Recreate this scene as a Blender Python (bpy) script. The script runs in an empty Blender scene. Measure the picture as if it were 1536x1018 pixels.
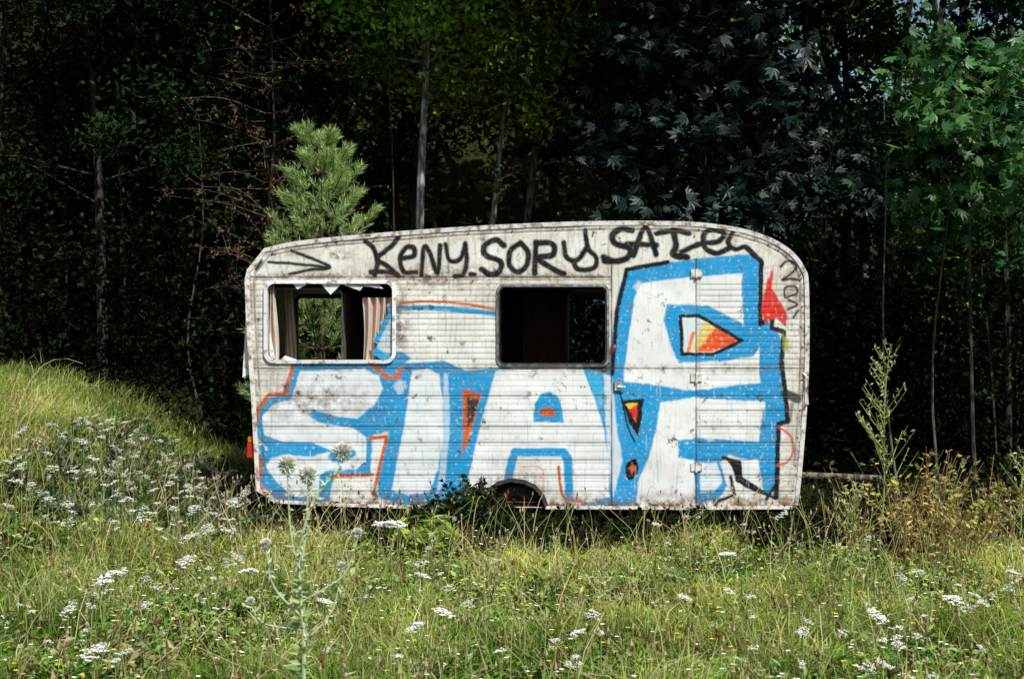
import bpy, math
import numpy as np
from mathutils import Vector
rng=np.random.default_rng(7)
scene=bpy.context.scene
# side-elevation drawing of the caravan: units -> metres
S=183.0
def wx(u): return (np.asarray(u,float)-768.)/S
def wz(v): return 1.6+(509.-np.asarray(v,float))/S
def lin(c): 
    c=np.asarray(c,float)/255.; return np.where(c<=0.04045,c/12.92,((c+0.055)/1.055)**2.4)

# ---------------------------------------------------------------- helpers
def vnoise(x,y,seed=0,n=64):
    r=np.random.default_rng(seed).random((n,n))
    xi=np.floor(x).astype(int); yi=np.floor(y).astype(int)
    fx=x-xi; fy=y-yi; fx=fx*fx*(3-2*fx); fy=fy*fy*(3-2*fy)
    a=r[yi%n,xi%n]; b=r[yi%n,(xi+1)%n]; c=r[(yi+1)%n,xi%n]; d=r[(yi+1)%n,(xi+1)%n]
    return (a*(1-fx)+b*fx)*(1-fy)+(c*(1-fx)+d*fx)*fy
def fbm(x,y,seed=0,o=4):
    s=0;a=.5;t=0
    for i in range(o):
        s=s+a*vnoise(x*2**i,y*2**i,seed+i); t+=a; a*=.5
    return s/t
def sst(t): t=np.clip(t,0,1); return t*t*(3-2*t)

class M:
    def __init__(s): s.v=[];s.f=[];s.c=[];s.n=0
    def add(s,v,f,c=(1,1,1),mat=0):
        v=np.asarray(v,float).reshape(-1,3); f=np.asarray(f,int)
        c=np.asarray(c,float)
        if c.ndim==1: c=np.tile(c,(len(v),1))
        s.v.append(v); s.c.append(c[:,:3]); s.f.append((f+s.n,mat)); s.n+=len(v)
    def build(s,name,mats,smooth=False,parent=None):
        me=bpy.data.meshes.new(name)
        V=np.concatenate(s.v); C=np.concatenate(s.c)
        me.vertices.add(len(V)); me.vertices.foreach_set('co',V.astype(np.float32).ravel())
        tot=[];idx=[];mi=[]
        for f,m in s.f:
            tot.append(np.full(len(f),f.shape[1])); idx.append(f.ravel()); mi.append(np.full(len(f),m))
        tot=np.concatenate(tot); idx=np.concatenate(idx); mi=np.concatenate(mi)
        start=np.concatenate([[0],np.cumsum(tot)[:-1]])
        me.loops.add(len(idx)); me.polygons.add(len(tot))
        me.polygons.foreach_set('loop_start',start.astype(np.int32))
        me.loops.foreach_set('vertex_index',idx.astype(np.int32))
        me.polygons.foreach_set('material_index',mi.astype(np.int32))
        me.polygons.foreach_set('use_smooth',np.full(len(tot),smooth))
        me.update(calc_edges=True)
        a=me.color_attributes.new('Col','FLOAT_COLOR','POINT')
        a.data.foreach_set('color',np.concatenate([C,np.ones((len(C),1))],1).astype(np.float32).ravel())
        for m in mats: me.materials.append(m)
        ob=bpy.data.objects.new(name,me); scene.collection.objects.link(ob)
        if parent: ob.parent=parent
        return ob
def nrm(a): return a/np.maximum(np.linalg.norm(a,axis=-1,keepdims=True),1e-9)
def tube(m,pts,rad,sides=8,c=(1,1,1),mat=0,cap=True):
    pts=np.asarray(pts,float); n=len(pts); rad=np.broadcast_to(np.asarray(rad,float),(n,))
    t=nrm(np.gradient(pts,axis=0)); ref=np.array([0,0,1.]) if abs(t[0][2])<.9 else np.array([1.,0,0])
    a=nrm(np.cross(t,ref)); b=np.cross(t,a)
    th=np.linspace(0,2*np.pi,sides,endpoint=False)
    v=pts[:,None]+rad[:,None,None]*(np.cos(th)[None,:,None]*a[:,None]+np.sin(th)[None,:,None]*b[:,None])
    i=np.arange(n-1)[:,None]*sides; j=np.arange(sides)[None]; k=(j+1)%sides
    f=np.stack([i+j,i+k,i+sides+k,i+sides+j],-1).reshape(-1,4)
    m.add(v.reshape(-1,3),f,c,mat)
    if cap:
        m.add(v[0],[list(range(sides))[::-1]],c,mat); m.add(v[-1],[list(range(sides))],c,mat)
def box(m,x0,x1,y0,y1,z0,z1,c=(1,1,1),mat=0):
    v=[(x,y,z) for x in(x0,x1) for y in(y0,y1) for z in(z0,z1)]
    m.add(v,[(0,1,3,2),(4,6,7,5),(0,4,5,1),(2,3,7,6),(0,2,6,4),(1,5,7,3)],c,mat)
def leaves(m,pos,d,L,W,col,mat=0,fold=.25,tilt=None):
    """kite leaves"""
    pos=np.asarray(pos);n=len(pos); d=nrm(d)
    r=rng.normal(size=(n,3)) if tilt is None else tilt
    s=nrm(np.cross(d,r)); u=np.cross(s,d)
    L=np.broadcast_to(L,(n,))[:,None];W=np.broadcast_to(W,(n,))[:,None]
    v=np.stack([pos,pos+d*L*.42+s*W*.5+u*W*fold,pos+d*L,pos+d*L*.42-s*W*.5+u*W*fold],1).reshape(-1,3)
    i=np.arange(n)*4
    f=np.concatenate([np.stack([i,i+1,i+2],1),np.stack([i,i+2,i+3],1)])
    m.add(v,f,np.repeat(np.broadcast_to(col,(n,3)),4,0),mat)
def palmate(m,pos,d,L,col,k=5,wr=.40,mat=0):
    """palmate leaf: k leaflets sharing one plane"""
    pos=np.asarray(pos); n=len(pos); d=nrm(d); r=rng.normal(size=(n,3))*.6+np.array([0,-.6,.9])
    s=nrm(np.cross(d,r)); u=np.cross(s,d)
    for a in np.linspace(-1.15,1.15,k):
        dd=d*math.cos(a)+s*math.sin(a)
        ll=np.broadcast_to(L,(n,))*(1-.35*abs(a)/1.25)
        leaves(m,pos,dd,ll,ll*wr,col,mat,fold=-.12,tilt=u)
def catmull(p,closed=False,k=7):
    p=np.asarray(p,float)
    if closed: q=np.concatenate([p[-1:],p,p[:2]])
    else: q=np.concatenate([2*p[:1]-p[1:2],p,2*p[-1:]-p[-2:-1]])
    out=[]
    for i in range(1,len(q)-2):
        t=np.linspace(0,1,k,endpoint=False)[:,None]
        a,b,c,d=q[i-1],q[i],q[i+1],q[i+2]
        out.append(.5*((2*b)+(-a+c)*t+(2*a-5*b+4*c-d)*t**2+(-a+3*b-3*c+d)*t**3))
    out=np.concatenate(out)
    if not closed: out=np.concatenate([out,q[-2:-1]])
    return out

# ---------------------------------------------------------------- materials
class N:
    def __init__(s,name):
        s.m=bpy.data.materials.new(name); s.m.use_nodes=True; s.t=s.m.node_tree; s.t.nodes.clear()
        s.out=s.t.nodes.new('ShaderNodeOutputMaterial')
    def n(s,k,**a):
        x=s.t.nodes.new(k)
        for q,w in a.items(): setattr(x,q,w)
        return x
    def l(s,a,b): s.t.links.new(a,b)
    def val(s,sock,v):
        if hasattr(v,'is_linked') or isinstance(v,bpy.types.NodeSocket): s.l(v,sock)
        else:
            if isinstance(v,(tuple,list,np.ndarray)) and len(v)==3 and len(sock.default_value)==4: v=tuple(v)+(1,)
            sock.default_value=v
    def noise(s,scale,detail=4,vec=None,rough=.55,sc=None):
        tc=s.n('ShaderNodeTexCoord'); v=tc.outputs['Object']
        if sc:
            mp=s.n('ShaderNodeMapping'); mp.inputs['Scale'].default_value=sc; s.l(v,mp.inputs[0]); v=mp.outputs[0]
        x=s.n('ShaderNodeTexNoise'); x.inputs['Scale'].default_value=scale; x.inputs['Detail'].default_value=detail
        x.inputs['Roughness'].default_value=rough; s.l(v,x.inputs['Vector']); return x.outputs[0]
    def ramp(s,f,a,b,lo=0.,hi=1.):
        x=s.n('ShaderNodeMapRange'); x.interpolation_type='SMOOTHSTEP'
        s.l(f,x.inputs[0])
        for i,v in zip((1,2,3,4),(a,b,lo,hi)): x.inputs[i].default_value=v
        return x.outputs[0]
    def mix(s,f,a,b,mode='MIX'):
        x=s.n('ShaderNodeMix',data_type='RGBA',blend_type=mode)
        s.val(x.inputs[0],f); s.val(x.inputs[6],a); s.val(x.inputs[7],b); return x.outputs[2]
    def math(s,op,a,b):
        x=s.n('ShaderNodeMath',operation=op); s.val(x.inputs[0],a); s.val(x.inputs[1],b); return x.outputs[0]
    def bsdf(s,col,rough=.6,metal=0.,bump=None,bs=.3,bd=.01,trans=0.,tcol=None,spec=.5):
        p=s.n('ShaderNodeBsdfPrincipled'); s.val(p.inputs['Base Color'],col); s.val(p.inputs['Roughness'],rough)
        p.inputs['Metallic'].default_value=metal; p.inputs['Specular IOR Level'].default_value=spec
        if bump is not None:
            b=s.n('ShaderNodeBump'); b.inputs['Strength'].default_value=bs; b.inputs['Distance'].default_value=bd
            s.l(bump,b.inputs['Height']); s.l(b.outputs[0],p.inputs['Normal'])
        o=p.outputs[0]
        if trans>0:
            t=s.n('ShaderNodeBsdfTranslucent'); s.val(t.inputs[0],tcol if tcol is not None else col)
            x=s.n('ShaderNodeMixShader'); x.inputs[0].default_value=trans; s.l(o,x.inputs[1]); s.l(t.outputs[0],x.inputs[2]); o=x.outputs[0]
        s.l(o,s.out.inputs[0]); return s.m
    def diff(s,col):
        d=s.n('ShaderNodeBsdfDiffuse'); s.val(d.inputs[0],col); s.l(d.outputs[0],s.out.inputs[0]); return s.m
def leafmat(name,trans=.4,gloss=.04,grough=.4,boost=(1.3,1.35,.6)):
    k=N(name); a=k.n('ShaderNodeAttribute',attribute_name='Col')
    d=k.n('ShaderNodeBsdfDiffuse'); k.l(a.outputs[0],d.inputs[0]); o=d.outputs[0]
    if trans>0:
        t=k.n('ShaderNodeBsdfTranslucent'); k.l(k.mix(1.,a.outputs[0],boost,'MULTIPLY'),t.inputs[0])
        x=k.n('ShaderNodeMixShader'); x.inputs[0].default_value=trans; k.l(o,x.inputs[1]); k.l(t.outputs[0],x.inputs[2]); o=x.outputs[0]
    if gloss>0:
        q=k.n('ShaderNodeBsdfGlossy'); q.inputs['Roughness'].default_value=grough; q.inputs[0].default_value=(1,1,1,1)
        x=k.n('ShaderNodeMixShader'); x.inputs[0].default_value=gloss; k.l(o,x.inputs[1]); k.l(q.outputs[0],x.inputs[2]); o=x.outputs[0]
    k.l(o,k.out.inputs[0]); return k.m
m_leaf=leafmat('leaf',.3,.025); m_gloss=leafmat('leaf_gloss',0,.022,.45)
m_far=leafmat('far_leaf',0,0); m_dark=m_far
m_grass=leafmat('grass_blade',.3,0,.4,(1.25,1.25,.5)); m_petal=leafmat('petal',0,0)
k=N('bark'); a=k.n('ShaderNodeAttribute',attribute_name='Col'); n1=k.noise(9,3,sc=(3,3,.7))
m_bark=k.diff(k.mix(1.,a.outputs[0],k.mix(k.ramp(n1,.38,.62),(.35,.35,.35),(1.4,1.4,1.4)),'MULTIPLY'))
k=N('stem'); a=k.n('ShaderNodeAttribute',attribute_name='Col'); m_stem=k.diff(a.outputs[0])
k=N('soil'); n1=k.noise(1.2,2); n2=k.noise(25,2)
m_soil=k.diff(k.mix(k.ramp(n2,.35,.7),k.mix(k.ramp(n1,.35,.65),(.014,.011,.007),(.022,.026,.009)),(.035,.038,.014)))

# caravan skin
k=N('painted_aluminium')
P=k.n('ShaderNodeAttribute',attribute_name='Paint'); Mk=k.n('ShaderNodeAttribute',attribute_name='Mark')
sep=k.n('ShaderNodeSeparateColor'); k.l(Mk.outputs['Color'],sep.inputs[0])
nb=k.math('SUBTRACT',1.,k.math('MULTIPLY',sep.outputs[2],.9))
big=k.noise(2.2,4); fine=k.noise(28,5,rough=.65); streak=k.noise(5,4,sc=(9,9,.8)); hst=k.noise(6,3,sc=(.6,1,12)); mold=k.noise(11,6,rough=.7)
base=k.mix(k.ramp(big,.35,.65),(.66,.64,.56),(.80,.80,.74))
base=k.mix(k.math('MULTIPLY',k.ramp(streak,.49,.71),.52),base,(.32,.27,.19))
base=k.mix(k.math('MULTIPLY',k.ramp(fine,.51,.67),.45),base,(.28,.26,.22))
chip=k.math('MULTIPLY',k.math('MULTIPLY',k.ramp(k.noise(34,5,rough=.7),.56,.64),.55),nb)
cov=k.math('MULTIPLY',P.outputs['Alpha'],k.math('SUBTRACT',1.,chip))
pc=k.mix(k.math('MULTIPLY',k.math('MULTIPLY',k.ramp(hst,.4,.7),.06),nb),P.outputs['Color'],(.66,.68,.66))
pc=k.mix(k.math('MULTIPLY',k.math('MULTIPLY',k.ramp(streak,.52,.74),.22),nb),pc,(.25,.23,.19))
pc=k.mix(k.math('MULTIPLY',k.math('MULTIPLY',k.ramp(mold,.50,.66),.20),nb),pc,(.30,.29,.26))
col=k.mix(cov,base,pc)
rustm=k.math('MULTIPLY',k.math('MULTIPLY',sep.outputs[1],k.ramp(mold,.39,.57)),nb)
col=k.mix(rustm,col,(.16,.075,.03))
dk=k.math('MULTIPLY',k.ramp(mold,.575,.64),k.ramp(big,.44,.58))
col=k.mix(k.math('MULTIPLY',dk,.85),col,(.045,.042,.036))
gd=k.math('MULTIPLY',sep.outputs[0],k.ramp(k.noise(4,3),.25,.6,.28,.9))
col=k.mix(gd,col,(.045,.04,.033))
m_skin=k.bsdf(col,.5,bump=fine,bs=.10,bd=.004,spec=.18)
k=N('aluminium_trim'); n1=k.noise(14,4,rough=.7)
m_trim=k.bsdf(k.mix(k.ramp(n1,.45,.65),(.74,.73,.69),(.22,.17,.12)),.45,metal=.05)
k=N('frame_white'); n1=k.noise(20,4); m_frame=k.bsdf(k.mix(k.ramp(n1,.5,.70),(.78,.80,.80),(.28,.23,.18)),.45)
k=N('frame_dark'); n1=k.noise(20,4); m_fdark=k.bsdf(k.mix(k.ramp(n1,.4,.7),(.12,.12,.12),(.35,.33,.3)),.45,metal=.3)
k=N('interior_wood'); n1=k.noise(4,3,sc=(8,8,1)); m_wood=k.diff(k.mix(k.ramp(n1,.3,.7),(.08,.035,.016),(.16,.075,.038)))
k=N('curtain'); n1=k.noise(6,3); m_curt=k.bsdf(k.mix(k.ramp(n1,.35,.65),(.78,.60,.50),(.80,.74,.64)),.9,trans=.3,tcol=(.8,.6,.5))
k=N('rubber'); n1=k.noise(30,3); m_rub=k.bsdf(k.mix(k.ramp(n1,.4,.7),(.012,.012,.012),(.05,.045,.04)),.8)
k=N('steel_dark'); n1=k.noise(18,3); m_steel=k.bsdf(k.mix(k.ramp(n1,.4,.7),(.02,.018,.016),(.07,.035,.02)),.7,metal=.3)
k=N('hub_steel'); n1=k.noise(18,3); m_hub=k.bsdf(k.mix(k.ramp(n1,.4,.6),(.35,.33,.3),(.12,.06,.03)),.5,metal=.4)
k=N('tail_light'); m_red=k.bsdf((.5,.02,.01),.25)
k=N('orange_plastic'); m_or=k.bsdf((.6,.15,.01),.3)

# ---------------------------------------------------------------- terrain
def hill(x,y):
    return 17*sst((y-5)/26)*(1-.50*sst((x-2)/7))
def g(x,y):
    x=np.asarray(x,float);y=np.asarray(y,float)
    bank=(1.05*sst((-1.95-x)/3.1)+.08*np.maximum(0,-x-4.6)+.16*(fbm(x*1.1+60,y*1.1+60,77,3)-.5)*sst((-2.2-x)/1.))*sst((y+4.3)/4.6)
    far=np.exp(-((x/60)**2+(y/60)**2))
    return (bank*far+hill(x,y)+.10*(fbm(x*.6+40,y*.6+40,3)-.5)+.04*(fbm(x*2.3+40,y*2.3+40,9,2)-.5))
t=np.linspace(-1,1,340); xs=np.sinh(t*4.6)/np.sinh(4.6)*400; ys=xs
X,Y=np.meshgrid(xs,ys); Z=g(X,Y)
m=M(); n=len(xs); i=(np.arange(n-1)[:,None]*n+np.arange(n-1)[None]).ravel()
m.add(np.stack([X,Y,Z],-1).reshape(-1,3),np.stack([i,i+1,i+n+1,i+n],1)); m.build('ground',[m_soil],smooth=True)

# ---------------------------------------------------------------- caravan
car=bpy.data.objects.new('caravan',None); scene.collection.objects.link(car)
out=[(372,404),(397,373),(450,362),(560,351),(680,342),(790,336),(900,332.5),(1000,332.5),(1060,335.5),(1110,343),(1150,355),(1178,370),(1196,386),(1207,404),(1212,425),(1213,520),(1210,600),(1205,670),(1199,735),(1196,756),(1186,762),
 (1040,762),(818,762),(812,745),(800,731),(784,724),(766,722),(748,726),(734,736),(724,750),(720,761),(600,760),(500,757),(410,752),(385,735),(378,600),(371,500),(368,420)]
out=np.array(out,float)
step=1.0
us=np.arange(364,1217,step); vs=np.arange(329,766,step); U,V=np.meshgrid(us,vs); H,W=U.shape
def seg_d(Ux,Vx,p,q):
    d=q-p; L=max((d**2).sum(),1e-9); t=np.clip(((Ux-p[0])*d[0]+(Vx-p[1])*d[1])/L,0,1)
    return (Ux-p[0]-t*d[0])**2+(Vx-p[1]-t*d[1])**2
def poly_sd(Ux,Vx,p):
    D=np.full(Ux.shape,1e9); ins=np.zeros(Ux.shape,bool)
    for a,b in zip(p,np.roll(p,-1,0)):
        D=np.minimum(D,seg_d(Ux,Vx,a,b))
        if a[1]!=b[1]:
            c=((a[1]>Vx)!=(b[1]>Vx))&(Ux<(b[0]-a[0])*(Vx-a[1])/(b[1]-a[1])+a[0]); ins^=c
    return np.where(ins,1,-1)*np.sqrt(D)
wu=(fbm(U/9.,V/9.,21,3)-.5)*3.0; wv=(fbm(U/9.,V/9.,31,3)-.5)*3.0
PR=np.zeros((H,W,3)); PA=np.zeros((H,W))
def region(p,pad):
    u0,v0=p.min(0)-pad; u1,v1=p.max(0)+pad
    return slice(max(0,int((v0-vs[0])/step)),max(0,int((v1-vs[0])/step))+1),slice(max(0,int((u0-us[0])/step)),max(0,int((u1-us[0])/step))+1)
def comp(r,a,col):
    PR[r]=PR[r]*(1-a[...,None])+np.asarray(col)*a[...,None]; PA[r]=PA[r]*(1-a)+a
def fill(p,col,soft=1.0,al=1.,curve=False,wob=1.):
    p=np.array(p,float); 
    if curve: p=catmull(p,True,6)
    r=region(p,soft*3+5); sd=poly_sd(U[r]+wu[r]*wob,V[r]+wv[r]*wob,p)
    comp(r,np.clip(.5+sd/(2*soft),0,1)*al,col)
def stroke(p,w,col,soft=1.0,al=1.,curve=True,wob=.7):
    p=np.array(p,float)
    if curve and len(p)>2: p=catmull(p,False,6)
    r=region(p,w+soft*3+5); D=np.full(U[r].shape,1e9)
    for a,b in zip(p[:-1],p[1:]): D=np.minimum(D,seg_d(U[r]+wu[r]*wob,V[r]+wv[r]*wob,a,b))
    sd=w/2-np.sqrt(D); comp(r,np.clip(.5+sd/(2*soft),0,1)*al,col)
BL=lin((4,148,206)); BL2=lin((55,178,222)); WH=np.array([.79,.825,.82]); BK=np.array([.005,.006,.010]); OR=lin((200,88,18)); RD=lin((218,32,16)); YE=lin((230,196,36))
# ---- white fills
fill([(445,548),(590,548),(700,548),(740,555),(880,548),(915,600),(918,755),(620,755),(420,750),(388,720),(386,620),(405,597),(432,590)],WH,6,.3)
fill([(590,462),(660,458),(740,470),(742,545),(610,548),(600,520)],WH,5,.3)
fill([(945,408),(1040,395),(1125,388),(1135,480),(1165,500),(1172,560),(1178,640),(1160,740),(1060,752),(925,755),(915,600),(925,500)],WH,3,.75)
# ---- S
fill([(441,543),(606,543),(612,560),(600,610),(590,645),(560,652),(556,712),(500,716),(494,752),(455,752),(412,748),(388,722),(384,684),(402,674),(385,655),(383,625),(400,597),(422,592),(432,562)],BL,1.2)
fill([(450,556),(545,553),(568,564),(574,582),(562,606),(536,628),(505,624),(470,614),(462,622),(480,634),(530,642),(550,656),(548,692),(532,704),(488,706),(480,712),(478,745),(440,745),(418,726),(400,702),(399,690),(425,682),(470,684),(500,676),(470,664),(425,662),(396,652),(393,625),(410,606),(436,600),(444,575)],WH,1.2,.93)
fill([(500,674),(520,668),(534,680),(520,690),(506,694),(492,686)],BL,1.5,curve=True)
stroke([(575,600),(545,632),(520,636),(478,628)],6,BL,1.2)
stroke([(400,690),(392,672)],10,BL)
# ---- T
fill([(598,545),(666,541),(700,556),(740,552),(765,548),(735,590),(722,640),(704,690),(690,748),(660,757),(600,757),(568,745),(566,715),(582,650),(600,600)],BL,1.2)
fill([(618,556),(640,553),(658,560),(664,600),(664,660),(656,705),(644,738),(610,742),(588,735),(596,690),(606,640),(612,600)],WH,1.3,.93)
fill([(666,560),(672,560),(675,640),(668,720),(654,745),(660,700)],WH,1.3,.55)
fill([(694,583),(728,592),(716,642),(694,680)],OR,1.2)
fill([(701,595),(719,600),(708,632),(700,640)],np.array([.05,.02,.02]),1.5)
fill([(557,655),(580,653),(568,700),(562,742),(556,742)],WH,1.2,.5)
stroke([(555,657),(580,655),(560,742)],5.5,OR,curve=False); stroke([(500,714),(558,712)],5.5,OR)
# ---- A
fill([(742,556),(765,549),(862,547),(905,560),(920,600),(926,660),(922,750),(860,752),(846,742),(842,692),(775,690),(768,706),(757,744),(735,748),(690,752),(698,700),(716,650),(730,592)],WH,1.4,.82)
stroke([(738,556),(722,610),(706,676),(690,748)],11,BL,1.3,curve=False)
fill([(800,632),(802,606),(812,590),(826,587),(838,595),(843,612),(845,634)],BL,1.3)
fill([(808,622),(812,612),(824,610),(832,616),(832,624)],OR,1.2)
stroke([(757,750),(768,690),(772,678),(845,678),(852,690),(854,750)],13,BL,1.3,curve=False)
stroke([(700,752),(757,750)],9,BL,1.3); stroke([(838,700),(842,735),(850,748),(872,752)],4.5,OR)
stroke([(782,700),(812,702),(815,735)],3,OR,al=.5)
fill([(872,548),(905,548),(920,575),(935,600),(940,650),(925,700),(922,758),(866,757),(914,745),(913,690),(905,640),(893,600)],BL,1.3)
fill([(880,560),(897,555),(908,590),(900,620),(888,590)],BL2,1.6,.8)
# ---- big right letter
stroke([(1132,396),(1040,402),(955,412),(940,440),(928,520),(920,585),(930,640),(935,690),(932,755)],26,BL,1.4,curve=False)
stroke([(1040,398),(1128,391)],20,BL,1.2)
fill([(1114,386),(1140,388),(1144,478),(1164,492),(1176,520),(1178,590),(1184,632),(1166,640),(1168,748),(1146,742),(1138,690),(1140,640),(1148,606),(1138,560),(1140,520),(1116,490),(1112,430)],BL,1.3)
fill([(1000,456),(1062,458),(1112,484),(1144,512),(1132,534),(1080,542),(1018,544),(1006,520),(996,480)],BL,1.4)
fill([(1021,474),(1050,474),(1112,511),(1070,531),(1023,531)],np.array([.62,.74,.76]),1.0)
fill([(1074,488),(1112,511),(1070,527),(1044,527)],lin((228,80,20)),1.0)
fill([(1056,482),(1074,490),(1050,522),(1036,527)],YE,1.6,.8)
stroke([(1040,500),(1032,528)],5,lin((230,120,40)))
stroke([(1021,474),(1050,474),(1113,511),(1070,531),(1023,531),(1021,474)],5.5,BK,.8,curve=False)
fill([(915,570),(960,574),(1040,586),(1100,578),(1146,574),(1150,602),(1100,600),(1040,596),(990,604),(985,640),(972,690),(958,720),(955,754),(918,756),(916,650)],BL,1.4)
fill([(905,560),(918,565),(925,640),(934,690),(920,745),(912,700)],WH,1.6,.75)
fill([(1016,660),(1050,656),(1160,664),(1165,690),(1116,688),(1094,682),(1080,694),(1092,728),(1078,748),(1042,756),(1042,690),(1018,686)],BL,1.3)
fill([(1050,694),(1075,692),(1084,722),(1070,738),(1050,738)],WH,1.4,.85)
fill([(932,600),(966,598),(958,656),(944,634)],BK,1.0); fill([(938,606),(957,604),(953,622)],YE,1.0); fill([(944,614),(957,606),(954,634)],RD,1.2)
fill([(938,700),(945,690),(954,688),(958,702),(952,716),(942,718)],BK,1.0,curve=True); fill([(943,702),(949,694),(953,702),(948,711)],OR,1.0)
stroke([(918,560),(925,470),(940,404),(1002,393)],7,BK,1.0,curve=False)
stroke([(930,590),(942,640),(952,662)],3,BK)
stroke([(1120,372),(1142,392),(1140,486),(1158,476),(1158,492),(1176,498),(1172,540),(1178,590),(1182,632),(1168,636),(1165,746)],7.5,BK,1.0,curve=False)
fill([(1084,683),(1112,692),(1114,716),(1154,744),(1132,738),(1104,722),(1098,700)],BK,1.0)
stroke([(1084,686),(1110,692),(1112,716),(1152,742),(1164,748)],4,BK,1.0,curve=False); stroke([(1096,715),(1102,742),(1076,752),(1074,758)],5,BK,1.0,curve=False)
stroke([(1150,748),(1168,720)],5,BK)
fill([(1161,398),(1158,432),(1172,455),(1181,470),(1180,490),(1164,476),(1148,484),(1142,468),(1146,440),(1152,418)],RD,1.2)
stroke([(1163,450),(1162,478)],3,RD,2.0)
stroke([(1168,640),(1184,652),(1190,672),(1182,692),(1166,698)],3.5,lin((215,40,40)),1.3,.9)
fill([(1174,502),(1184,508),(1184,528),(1176,526)],lin((150,160,40)),2.5,.8)
stroke([(1178,590),(1196,598)],14,BK,1.6,.9); stroke([(1188,606),(1186,630)],5,BK,2,.7)
# ---- arc over middle, left edge
stroke([(578,464),(600,462),(650,462),(700,466),(742,470)],8,BL,1.2); stroke([(582,456),(640,452),(700,456),(742,464)],4,OR,1.2)
fill([(560,522),(575,530),(600,527),(618,536),(600,550),(572,552),(556,546)],BL,1.5)
fill([(556,455),(600,455),(600,520),(556,520)],BL2,3,.35)
stroke([(586,462),(576,486),(566,508),(562,522),(575,534)],10,BL,2)
stroke([(440,545),(428,590),(404,592),(388,612),(380,650)],6,OR,curve=False); stroke([(382,680),(392,700),(388,722),(400,742)],6,OR,al=.9)
stroke([(556,545),(580,565),(598,566),(600,552)],6.5,OR,curve=False); stroke([(390,700),(384,676)],5,OR)
stroke([(905,556),(914,530),(920,520)],7,lin((120,20,25)),1.6); fill([(880,546),(918,543),(912,558),(890,556)],BK,1.6,.85)
# ---- hazy white highlights
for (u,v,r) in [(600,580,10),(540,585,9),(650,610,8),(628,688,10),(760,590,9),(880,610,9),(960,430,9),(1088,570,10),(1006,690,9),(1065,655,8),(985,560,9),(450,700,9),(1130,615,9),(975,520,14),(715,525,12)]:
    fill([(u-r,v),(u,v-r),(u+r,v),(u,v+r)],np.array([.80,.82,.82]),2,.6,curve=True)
for q in range(70):
    u=rng.uniform(390,1170); v=rng.uniform(560,720); L=rng.uniform(8,40)
    stroke([(u,v),(u+rng.normal()*1.2,v+L)],rng.uniform(.7,1.6),[BL,WH,BL2][q%3],.8,.5,curve=False)
# ---- black tag line
def tag(*a,w=8.5):
    for p in a: stroke(p,w*rng.uniform(.95,1.12),BK,1.4,1.)
tag([(403,393),(450,396),(494,402)],w=5); tag([(438,377),(468,388),(494,401),(464,405),(434,411)],w=5.5); tag([(384,404),(392,392)],w=5)
tag([(548,362),(560,372),(566,392),(562,413)],[(598,356),(588,368),(566,388),(580,398),(598,414),(585,408),(556,408)])
tag([(600,388),(620,384),(620,372),(608,372),(600,388),(606,408),(624,408)],w=7.5)
tag([(632,412),(636,372),(644,378),(656,410),(660,368)],w=7.5)
tag([(668,366),(674,390),(690,388),(698,366)],[(698,366),(700,392),(694,412),(682,414)],[(706,411),(712,412)],w=7.5)
tag([(756,368),(744,360),(728,368),(728,382),(750,392),(750,406),(736,412),(722,404)],w=9)
tag([(778,366),(766,376),(764,396),(776,408),(790,398),(792,378),(780,364)],w=9)
tag([(802,410),(804,366)],[(804,364),(828,366),(830,382),(808,388),(834,406),(846,410)],w=9)
tag([(846,364),(850,386),(866,390),(880,372)],[(878,346),(882,372),(894,386),(890,402),(868,404),(860,394)],w=8)
tag([(906,392),(914,392)],w=8)
tag([(948,346),(930,344),(918,354),(924,366),(944,372),(942,386),(922,392),(906,386)],w=9)
tag([(950,384),(964,346),(972,344),(984,382)],[(940,366),(985,368)],w=9)
tag([(985,350),(1012,346),(1034,350)],[(1010,346),(1014,368),(1010,382),(1030,386)],w=9)
tag([(1022,378),(1050,366),(1078,362),(1086,350),(1070,344),(1056,352),(1058,372),(1076,380),(1094,372)],w=8)
tag([(1100,348),(1092,364),(1104,374),(1118,370),(1132,384)],w=8)
tag([(1171,400),(1182,391),(1194,398),(1190,408),(1174,420),(1186,418),(1199,421)],w=4)
tag([(1178,446),(1178,432),(1192,430),(1196,440),(1180,446)],[(1182,464),(1196,456),(1184,450)],[(1198,466),(1190,476)],w=3.8)
# ---- marks: grooves and rust
G=np.zeros((H,W)); R=np.zeros((H,W)); door=(U>918)&(U<1043)
def gv(v0,w,a,msk=None):
    q=np.exp(-((V-v0)/w)**2)*a
    if msk is not None: q=q*msk
    np.maximum(G,q,out=G)
for v0 in np.arange(427,550,8.6): gv(v0,1.2,.42,~door)
for v0 in np.arange(562,756,8.9): gv(v0,1.1,.2,~door)
for v0 in (553,594,616,640,664,690,713,737): gv(v0,1.4,.72,~door); gv(v0+4,1.0,.35,~door)
gv(416,1.8,.9,U<918); gv(420,1.2,.5,U<918)
gv(553,1.3,.6,door); gv(594,1.,.3,door)
for u0,v0,v1,a in ((917,392,760,1.1),(1044,388,760,1.),(1049,392,758,.4),(672,349,414,.5),(912,340,420,.55),(1140,500,760,.25)):
    np.maximum(G,np.exp(-((U-u0)/1.3)**2)*a*((V>v0)&(V<v1)),out=G)
sdO=poly_sd(U,V,out)
np.maximum(G,np.exp(-((sdO-12)/1.3)**2)*.75*(V<700),out=G)
for u0 in np.arange(390,915,13.):
    for v0 in (412.,549.): np.maximum(G,np.exp(-((U-u0)**2+(V-v0)**2)/1.6)*.7,out=G)
R=np.maximum(R,np.exp(-np.abs(sdO-8)/9.)*.6)
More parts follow.
